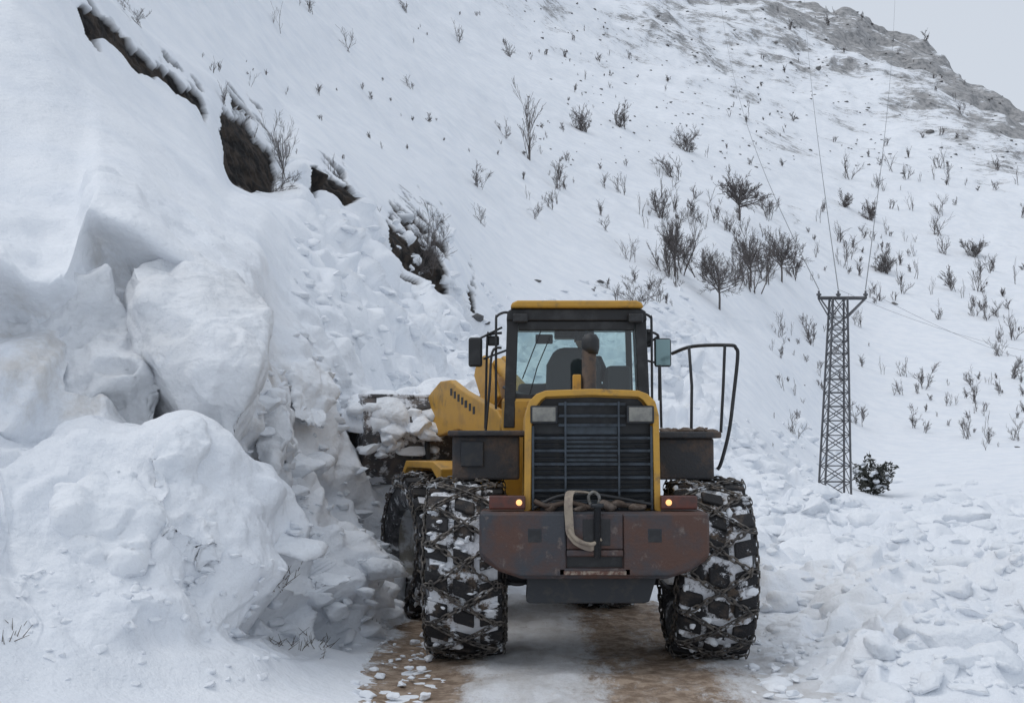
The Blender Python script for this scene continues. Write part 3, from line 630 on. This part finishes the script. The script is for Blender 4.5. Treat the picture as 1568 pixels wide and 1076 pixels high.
for s in(-1,1): lathe('ear',[(-.008,0),(-.006,.018),(.006,.022),(.01,0)],10,M_skin,op,loc=(.055+s*.08,.01,.69))
lathe('nose',[(0,.014),(.02,.012),(.03,0)],8,M_skin,op,'x',loc=(.055,.11,.69)).rotation_euler=(0,0,R(90))
for s in(-1,1):
    for fgr in range(4): tube('finger',[(s*.17+.01,.36,.31+.018*fgr),(s*.17,.42,.315+.018*fgr),(s*.15,.43,.31+.018*fgr)],.009,M_skin,op)
    tube('thumb',[(s*.17,.35,.36),(s*.14,.39,.37)],.010,M_skin,op)
for x in(-.60,.62):
    box('roof_lamp',x-.08,x+.08,y0-.09,y0-.0,3.21,3.31,M_blk,ld,.02)
def U(pts,nm='handrail',r=.014,m_=M_blk): return tube(nm,smoothp(pts,5),r,m_,ld)
U([(-.86,1.6,2.3),(-.86,1.6,3.2),(-.85,1.6,3.29),(-.78,1.6,3.33),(-.70,1.62,3.33)])
U([(-.98,1.9,2.1),(-.96,1.9,3.05),(-.93,1.9,3.12),(-.8,1.9,3.14)])
U([(-1.0,1.5,1.7),(-.93,1.55,2.5),(-.9,1.55,2.9),(-.80,1.55,2.95)])
U([(.80,1.6,2.3),(.80,1.6,3.2),(.79,1.6,3.28),(.72,1.6,3.32),(.66,1.6,3.32)])
U([(.90,1.8,2.4),(.90,1.8,3.02),(.87,1.8,3.12),(.78,1.8,3.14)])
box('left_mirror',-1.16,-1.01,1.75,1.80,2.76,3.08,M_blk,ld,.025); box('left_mirror_small',-.96,-.83,1.9,1.94,3.0,3.11,M_blk,ld,.02)
tube('mirror_arm',[(-1.0,1.82,2.85),(-.75,1.9,2.95)],.012,M_blk,ld); tube('mirror_arm',[(-1.08,1.8,3.05),(-.8,1.9,3.2)],.012,M_blk,ld)
box('right_mirror',.845,1.03,1.75,1.80,2.76,3.07,M_blk,ld,.025); box('right_mirror_glass',.86,1.015,1.742,1.752,2.775,3.055,M_mirror,ld,.02)
box('right_mirror_small',.74,.83,1.85,1.9,2.98,3.18,M_blk,ld,.02)
tube('mirror_arm',[(.70,1.85,2.95),(.9,1.8,3.1)],.012,M_blk,ld); tube('mirror_arm',[(.70,1.85,2.85),(.9,1.8,2.8)],.012,M_blk,ld)
ry=.6
tube('railing',smoothp([(.98,1.3,2.87),(1.15,1.0,2.92),(1.45,ry,2.9),(1.52,ry,2.87),(1.535,ry,2.78),(1.49,ry,2.4),(1.44,ry,2.05),(1.36,ry,1.75),(1.32,ry,1.68)],5),.018,M_blk,ld)
tube('railing_post',[(1.07,ry,2.04),(1.08,ry,2.5),(1.07,ry+.1,2.9)],.015,M_blk,ld)
tube('railing_post',[(1.36,ry,2.04),(1.39,ry,2.5),(1.41,ry,2.9)],.015,M_blk,ld)
tube('railing_mid',[(.85,1.3,2.75),(.86,1.3,2.1)],.014,M_blk,ld)
lathe('exhaust_stack',[(2.36,0),(2.36,.10),(2.44,.10),(2.46,.070),(2.86,.070),(2.88,.06),(2.90,.06)],20,M_pipe,ld,'z',loc=(.06,.45,0))
lathe('exhaust_cap',[(2.80,0),(2.80,.072),(2.86,.088),(2.94,.088),(2.99,.06),(3.01,0)],20,M_blk,ld,'z',loc=(.075,.45,0))
box('exhaust_bracket',-.10,-.02,.40,.5,2.38,2.60,M_yel,ld,.01)
bo=[(.3,2.16),(.45,1.98),(.9,1.98),(1.7,2.10),(2.5,2.03),(3.15,2.0),(3.45,2.04),(3.5,2.28),(3.2,2.38),(2.75,2.58),(2.4,2.70),(2.05,2.70),(1.6,2.56),(.5,2.30)]
for s in(-1,1): prism('boom_arm',bo,s*.68-.05,s*.68+.05,'x',M_yel,ff,.02)
for k_,wd in enumerate([.05,.05,.06,.05,.05,.05,.05]):
    yy=1.15+k_*.13; zz=2.27+.04*k_
    box('boom_lettering',-.734,-.7305,yy,yy+wd*1.4,zz,zz+.085,M_dark,ff,0)
bc=[(1.9,2.5),(2.1,2.35),(2.5,2.5),(2.75,2.8),(2.65,2.98),(2.4,3.04),(2.2,2.92)]
for x in(-.16,.10): prism('bell_crank',bc,x,x+.06,'x',M_yel,ff,.02)
tube('tilt_cylinder',[(0,.6,2.15),(0,2.3,2.92)],.085,M_yel,ff); tube('tilt_rod',[(0,1.9,2.76),(0,2.35,2.95)],.045,M_rim,ff)
tube('boom_cross_tube',[(-.66,2.3,2.4),(.66,2.3,2.4)],.11,M_yel,ff)
for s in(-1,1):
    tube('lift_cylinder',[(s*.5,.7,1.35),(s*.5,1.9,2.1)],.075,M_yel,ff)
    prism('loader_tower',[(.1,1.5),(.1,2.1),(.35,2.35),(.6,2.3),(1.1,1.5)],s*.42-.04,s*.42+.04,'x',M_yel,ff,.02)
    tube('hydraulic_hose',smoothp([(s*.3,.2,1.9),(s*.3,.5,2.4),(s*.25,1.0,2.5),(s*.2,1.6,2.6)]),.02,M_blk,ff)
    prism('front_fender',[(.85,1.50),(.8,1.66),(1.1,1.74),(2.1,1.74),(2.3,1.55),(2.25,1.52),(2.05,1.66),(1.15,1.66)],s*1.0-.25,s*1.0+.2,'x',M_yel,ff,.012)
bk=bpy.data.objects.new('bucket',None); S.collection.objects.link(bk); bk.parent=ff; bk.location=(-.10,3.05,1.28); bk.rotation_euler=(R(30),0,0)
sec=[(1.25,-.02),(.35,.0),(.12,.10),(0,.32),(-.02,.62),(.08,.92),(.28,1.12),(.45,1.17)]
v=[];f=[]
for x in(-1.5,1.5): v+=[(x,a,b) for a,b in sec]
n_=len(sec)
for a in range(n_-1): f.append((a,a+1,n_+a+1,n_+a))
f.append(tuple(range(n_))); f.append(tuple(range(2*n_-1,n_-1,-1)))
o=mk('bucket_shell',v,f,M_buck,bk); md=o.modifiers.new('s','SOLIDIFY'); md.thickness=.04; b=o.modifiers.new('b','BEVEL'); b.width=.01
for x in(-.7,-.3,.3,.7): prism('bucket_rib',[(.0,.2),(-.14,.3),(-.16,.62),(.06,.9)],x-.025,x+.025,'x',M_dark,bk,.01)
tube('bucket_top_edge',[(-1.52,.46,1.17),(1.52,.46,1.17)],.03,M_buck,bk)
box('cutting_edge',-1.55,1.55,1.15,1.5,-.06,-.02,M_dark,bk,.005)
for s in(-1,1): box('bucket_side_edge',s*1.5-.04,s*1.5+.04,.3,1.3,-.04,.06,M_dark,bk,.01)
rs=np.random.RandomState(8)
L=[((rs.uniform(-1.35,1.3),rs.uniform(.3,.9),rs.uniform(.78,1.04)),rs.uniform(.20,.36)) for _ in range(40)]
L+=[((rs.uniform(-1.45,-.5),rs.uniform(-.02,.08),rs.uniform(.6,1.0)),rs.uniform(.07,.16)) for x in range(14)]
blobs('bucket_snow',L,M_snow,3,bk)
# ------------------------------------------------------------ pylon
def segs_arr(A,B,r0,r1,sides):
    T_=B-A; T_/=np.linalg.norm(T_,axis=1,keepdims=True)+1e-9
    ref=np.where(np.abs(T_[:,2:3])<.9,np.array([[0,0,1.]]),np.array([[1.,0,0]]))
    U_=np.cross(T_,ref); U_/=np.linalg.norm(U_,axis=1,keepdims=True)+1e-9; W_=np.cross(T_,U_)
    n_=len(A); V=np.zeros((n_,2,sides,3))
    for k_ in range(sides):
        a=2*math.pi*k_/sides; d_=U_*math.cos(a)+W_*math.sin(a)
        V[:,0,k_]=A+d_*r0[:,None]; V[:,1,k_]=B+d_*r1[:,None]
    o=np.arange(n_)[:,None]*2*sides; Fq=[]
    for k_ in range(sides):
        k2=(k_+1)%sides; Fq.append(np.stack([o[:,0]+k_,o[:,0]+k2,o[:,0]+sides+k2,o[:,0]+sides+k_],1))
    return V.reshape(-1,3),np.concatenate(Fq)
def segs_mesh(name,segs,m_,sides=4,loc=None):
    A=np.array([s[0] for s in segs],float);B=np.array([s[1] for s in segs],float);r0=np.array([s[2] for s in segs]);r1=np.array([s[3] for s in segs])
    V,Fq=segs_arr(A,B,r0,r1,sides)
    me=bpy.data.meshes.new(name); me.from_pydata(V.tolist(),[],Fq.tolist()); me.materials.append(m_); o=bpy.data.objects.new(name,me); S.collection.objects.link(o)
    if loc: o.location=loc
    return o
pb=foot(1273,768,4.8)
H=pb.y*(768-462)/F; hw0=pb.y*20/F; hw1=pb.y*11/F; sg=[]
lv=[0]
while lv[-1]<.93: lv.append(lv[-1]+.075*(1-.35*lv[-1])+.006)
lv=[min(a,1) for a in lv]; lv[-1]=1
def cr(t):
    w_=hw0+(hw1-hw0)*t; ox=pb.y*12/F*t
    return [Vector((ox+sx*w_,sy*w_,H*t)) for sx,sy in((-1,-1),(1,-1),(1,1),(-1,1))]
for a,b in zip(lv[:-1],lv[1:]):
    A=cr(a);B=cr(b)
    for k_ in range(4):
        sg.append((A[k_],B[k_],.045,.045)); k2=(k_+1)%4
        if k_%2==0: sg.append((A[k_],B[k2],.02,.02)); sg.append((A[k2],B[k_],.02,.02))
        else: sg.append((A[k_],B[k2],.018,.018))
        sg.append((B[k_],B[k2],.018,.018))
ox=pb.y*12/F; al=pb.y*30/F; ar=pb.y*42/F
for sy in(-hw1,hw1):
    sg+=[((ox-al,sy*.5,H),(ox+ar,sy*.5,H),.055,.055),((ox-al,sy*.5,H),(ox-hw1,sy,H-.8),.03,.03),((ox+ar,sy*.5,H),(ox+hw1,sy,H-.8),.03,.03)]
for xx in(ox-al,ox,ox+ar): sg+=[((xx,0,H),(xx,0,H+.30),.06,.04),((xx,0,H+.1),(xx,0,H+.18),.10,.10)]
for k_ in range(4):
    c_=cr(0)[k_]; sg.append((c_,c_-Vector((0,0,1.5)),.05,.05))
segs_mesh('electricity_pylon',sg,M_pyl,4,pb)
def wire(a,b,sag,r_,nm='power_line'):
    pts=[Vector(a).lerp(Vector(b),t)-Vector((0,0,sag*4*t*(1-t))) for t in np.linspace(0,1,24)]
    o=tube(nm,pts,r_,M_wire,None,res=1)
top=pb+Vector((ox,0,H+.35))
wire(top+Vector((-al,0,0)),ray(1105,-60,330),9,.020); wire(top,ray(1240,-60,330),6,.020); wire(top+Vector((ar,0,0)),ray(1388,-60,330),6,.020)
wire(top+Vector((ar,0,0)),ray(1900,560,75),2,.006); wire(top,ray(1900,520,78),2,.006)
# ------------------------------------------------------------ vegetation
def grow(rs,p,d,L_,r,lev,out,spread,up=.12):
    nseg=3
    for k_ in range(nseg):
        d=(d+Vector(rs.normal(size=3))*.12+Vector((0,0,.05))).normalized(); q_=p+d*(L_/nseg); r2=r*(1-.22)
        out.append((p[:],q_[:],r,r2))
        if lev>0:
            for _ in range(1+(rs.rand()<.6)):
                ax=Vector(rs.normal(size=3)); ax=(ax-ax.dot(d)*d).normalized(); nd=(d+ax*spread*rs.uniform(.6,1.3)+Vector((0,0,up))).normalized()
                grow(rs,p.lerp(q_,rs.rand()),nd,L_*rs.uniform(.4,.62),r2*.5,lev-1,out,spread,up)
        p=q_; r=r2
def shrub(seed,stems,lev,spread,lean=.5,r=.02):
    rs=np.random.RandomState(seed); out=[]
    for _ in range(stems):
        a=rs.rand()*6.28; d=Vector((math.cos(a)*lean*rs.rand(),math.sin(a)*lean*rs.rand(),1)).normalized()
        grow(rs,Vector((rs.normal()*.1,rs.normal()*.1,-.08)),d,rs.uniform(.5,.9),r,lev,out,spread)
    return out
def crown(seed,r=.035,th=.34):
    rs=np.random.RandomState(seed); out=[((0,0,-.1),(.01,0,th*.6),r,r*.9),((.01,0,th*.6),(.0,.01,th+.12),r*.9,r*.7)]
    for k_ in range(15):
        a=k_*2.4; el=.15+1.3*((k_*.618)%1); d=Vector((math.cos(a)*math.cos(el),math.sin(a)*math.cos(el),math.sin(el)))
        grow(rs,Vector((0,0,th+.02*rs.rand()-.05+.012*k_)),d,rs.uniform(.42,.52),r*.5,3,out,.7,.05)
    return out
def place(name,px,py,hpx,stems,lev,spread,lean,r,seed,smin=5.3,wide=1.0,mn=.15,kind=0):
    b=foot(px,py,smin); h=hpx*b.y/F; sg=crown(seed,r) if kind else shrub(seed,stems,lev,spread,lean,r)
    zm=max(s[1][2] for s in sg); k_=h/zm; px1=b.y/F
    rr=lambda v: max(v*k_*.8,px1*mn)
    sg=[((a[0]*k_*wide,a[1]*k_*wide,a[2]*k_),(c_[0]*k_*wide,c_[1]*k_*wide,c_[2]*k_),rr(r0),rr(r1)) for a,c_,r0,r1 in sg]
    return segs_mesh(name,sg,M_bark,4,b)
place('bare_tree',1136,338,90,1,5,1.05,.1,.034,3,8,1.0,.22,1)
place('bare_tree',812,250,135,1,3,.5,.1,.016,5,8,.8,.24)
place('bare_tree',1103,474,98,1,5,1.05,.1,.026,13,8,.95,.16,1)
place('bare_tree',1198,432,88,1,5,1.05,.1,.026,14,8,.8,.17,1)
place('bare_tree',1035,424,105,1,5,.5,.1,.026,15,8,.65,.16,1)
place('bare_tree',1150,440,98,1,5,.5,.1,.026,16,8,.75,.16,1)
VL=[(1028,425,100,6,3,.35,.5,.015),(1048,420,90,5,3,.4,.6,.015),(1015,335,60,4,3,.5,.6,.018),(1040,275,45,4,3,.6,.7,.018),(1055,232,42,8,3,.8,.8,.02),(895,202,48,8,3,.7,.9,.02),(952,196,52,6,3,.5,.5,.02),(775,213,34,4,2,.5,.6,.016),(855,290,42,3,3,.6,.7,.014),
(700,66,40,3,2,.5,.5,.018),(1150,445,88,5,3,.5,.7,.014),(1128,440,75,4,3,.5,.7,.014),(1080,430,60,4,3,.5,.8,.014),(1218,428,62,4,3,.4,.6,.015),(1172,432,80,4,3,.5,.5,.015),(1005,322,40,4,3,.5,.6,.015),(1060,335,40,3,3,.6,.7,.014),(1180,335,40,3,3,.6,.7,.014),(965,400,42,4,2,.7,.9,.014),(930,355,25,3,2,.7,.9,.016),
(1295,318,30,8,3,.9,1,.02),(1335,338,30,8,3,.8,1,.02),(1357,418,38,12,3,.9,1.1,.022),(1262,325,25,4,2,.6,.7,.018),(1303,396,32,3,2,.6,.7,.018),(1440,362,38,5,2,.6,.7,.02),(1450,390,34,5,2,.6,.7,.02),(1495,395,36,9,3,.6,.8,.02),(1498,446,36,4,2,.5,.5,.02),(1412,596,42,3,3,.6,.7,.015),(1398,655,38,2,3,.9,1.,.02),
(730,290,44,3,3,.7,.9,.012),(738,345,35,3,2,.8,1,.012),(815,335,26,3,2,.8,1,.012),(628,138,26,3,2,.7,.7,.014),(530,78,42,2,2,.5,.5,.014),(470,22,36,3,2,.6,.7,.016),(425,52,48,3,1,.5,.6,.01),(325,106,20,2,1,.5,.9,.01),(375,132,20,2,1,.5,.9,.01),(620,20,26,5,2,.7,.7,.018),(780,88,26,5,2,.7,.7,.018),
(1240,520,38,3,3,.6,.8,.014),(1315,500,30,4,2,.7,.8,.016),(1310,650,42,3,3,.6,.7,.014),(1485,590,32,5,2,.7,.8,.018),(1530,545,34,5,2,.7,.8,.018),(1440,490,34,5,2,.6,.7,.018),(1525,415,28,7,2,.7,.9,.02),(1460,445,40,4,3,.5,.6,.016),(1550,580,36,4,3,.6,.7,.016)]
for i_,a in enumerate(VL): place('bare_shrub',a[0],a[1],a[2],a[3],a[4],a[5],a[6],a[7],20+i_,7.95 if a[0]<1050 or a[1]<440 else 5.2,1.0)
place('bare_shrub',432,270,105,3,3,.45,.6,.010,101,7.0,1.0)
place('bare_shrub',420,298,50,4,3,.7,1.2,.010,105,6.9,1.2)
place('bare_shrub',195,40,62,3,3,.6,.9,.009,102,7.8,1.1)
place('bare_shrub',668,415,110,5,3,.55,.9,.009,103,7.0,1.1)
place('bare_shrub',650,425,55,5,3,.7,1.2,.009,104,6.9,1.3)
place('bare_shrub',975,470,60,5,3,.7,1.0,.009,106,6.9,1.3)
rs=np.random.RandomState(9); base=[shrub(200+k_,2+k_%3,1+(k_%3>0),.55,.6,.018) for k_ in range(10)]
base=[(np.array([s[0] for s in b]),np.array([s[1] for s in b]),np.array([s[2] for s in b]),np.array([s[3] for s in b])) for b in base]
AV=[];AF=[];off=0;cnt=0
while cnt<470:
    u=rs.rand()
    if u<.40: px=rs.uniform(1180,1620); py=rs.uniform(270,690); sm_=5.2
    elif u<.75: px=rs.uniform(820,1600); py=rs.uniform(20,400); sm_=8
    elif u<.88: px=rs.uniform(900,1260); py=rs.uniform(330,470); sm_=8
    else: px=rs.uniform(300,900); py=rs.uniform(-40,330); sm_=8.05
    cl=math.sin(px*.021+py*.013)+math.sin(px*.011-py*.037+2)+rs.normal()*.7+(px-1400)*.0015*(py>350)
    if cl<.2: continue
    b_=foot(px,py,sm_)
    if b_.y>460: continue
    h=b_.y/F*(6+26*rs.rand()**1.6)*(.5 if py<250 else 1); bb=base[rs.randint(10)]; a=rs.rand()*6.28; M_=np.array([[math.cos(a),math.sin(a),0],[-math.sin(a),math.cos(a),0],[0,0,1.15]])*h
    mn=b_.y/F*.17
    V,Fq=segs_arr(bb[0]@M_+np.array(b_),bb[1]@M_+np.array(b_),np.maximum(bb[2]*h,mn),np.maximum(bb[3]*h,mn),3)
    AV.append(V);AF.append(Fq+off);off+=len(V);cnt+=1
V=np.vstack(AV);Fq=np.vstack(AF)
me=bpy.data.meshes.new('mountain_scrub'); me.from_pydata(V.tolist(),[],Fq.tolist()); me.materials.append(M_bark); S.collection.objects.link(bpy.data.objects.new('mountain_scrub',me))
L=[]
for px,py,s in[(1371,466,7),(1385,267,4),(1430,203,10),(918,432,9),(822,432,7),(1477,762,6),(712,492,12),(735,500,8),(1553,685,5),(1297,800,4),(1250,108,8),(1010,560,3),(1230,590,3)]:
    b_=foot(px,py,4.2); L.append((b_,s*b_.y/F*.8))
rs=np.random.RandomState(12)
for _ in range(420):
    px=rs.uniform(800,1600); py=rs.uniform(0,260); b_=foot(px,py,9)
    if b_.y<460: L.append((b_,b_.y/F*rs.uniform(.8,3)))
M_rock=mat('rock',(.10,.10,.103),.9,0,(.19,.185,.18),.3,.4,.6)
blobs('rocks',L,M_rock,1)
b_=foot(1332,757,5.0); u_=b_.y/F; rs=np.random.RandomState(3); V=[];Fc=[]
for _ in range(1500):
    d=rs.normal(size=3); d/=np.linalg.norm(d); rr=rs.rand()**.4; c_=np.array([d[0]*30*rr,d[1]*24*rr,26+d[2]*25*rr])*u_*(1+.25*math.sin(7*d[0]+3*d[2]))
    t1=rs.normal(size=3)*2.4*u_; t2=rs.normal(size=3)*2.0*u_; o=len(V); V+=[c_-t1,c_+t2,c_+t1]; Fc.append((o,o+1,o+2))
eb=bpy.data.objects.new('evergreen_bush',None); S.collection.objects.link(eb); eb.location=b_
mk('foliage',V,Fc,mat('dark_foliage',(.03,.035,.03),.8,0,(.05,.05,.04),3,.4,.6),eb)
blobs('snow_caps',[((rs.uniform(-24,24)*u_,rs.uniform(-22,5)*u_,rs.uniform(8,48)*u_),rs.uniform(3,6.5)*u_) for _ in range(24)],M_snow,2,eb)
sg=[((0,0,-.2),(0.05,0,.9*u_*30),.05,.02)]+[((0,0,.1),(rs.normal()*18*u_,rs.normal()*14*u_,rs.uniform(20,45)*u_),.03,.01) for _ in range(10)]
segs_mesh('trunk',sg,M_bark).parent=eb
sg=[];rs=np.random.RandomState(5)
for px,py,n_ in[(420,900,30),(440,880,22),(495,990,40),(515,985,25),(28,975,12),(440,680,14),(560,960,14)]:
    for _ in range(n_):
        b_=foot(px+rs.normal()*14,py+rs.normal()*7,1.2); h=rs.uniform(.03,.10); sg.append(((b_.x,b_.y,b_.z-.02),(b_.x+rs.normal()*.06,b_.y+rs.normal()*.05,b_.z+h),.004,.0015))
segs_mesh('dry_grass',sg,mat('dry_stems',(.09,.07,.05),.9),3)
print('TERRAIN',NR,NC,pb,H)
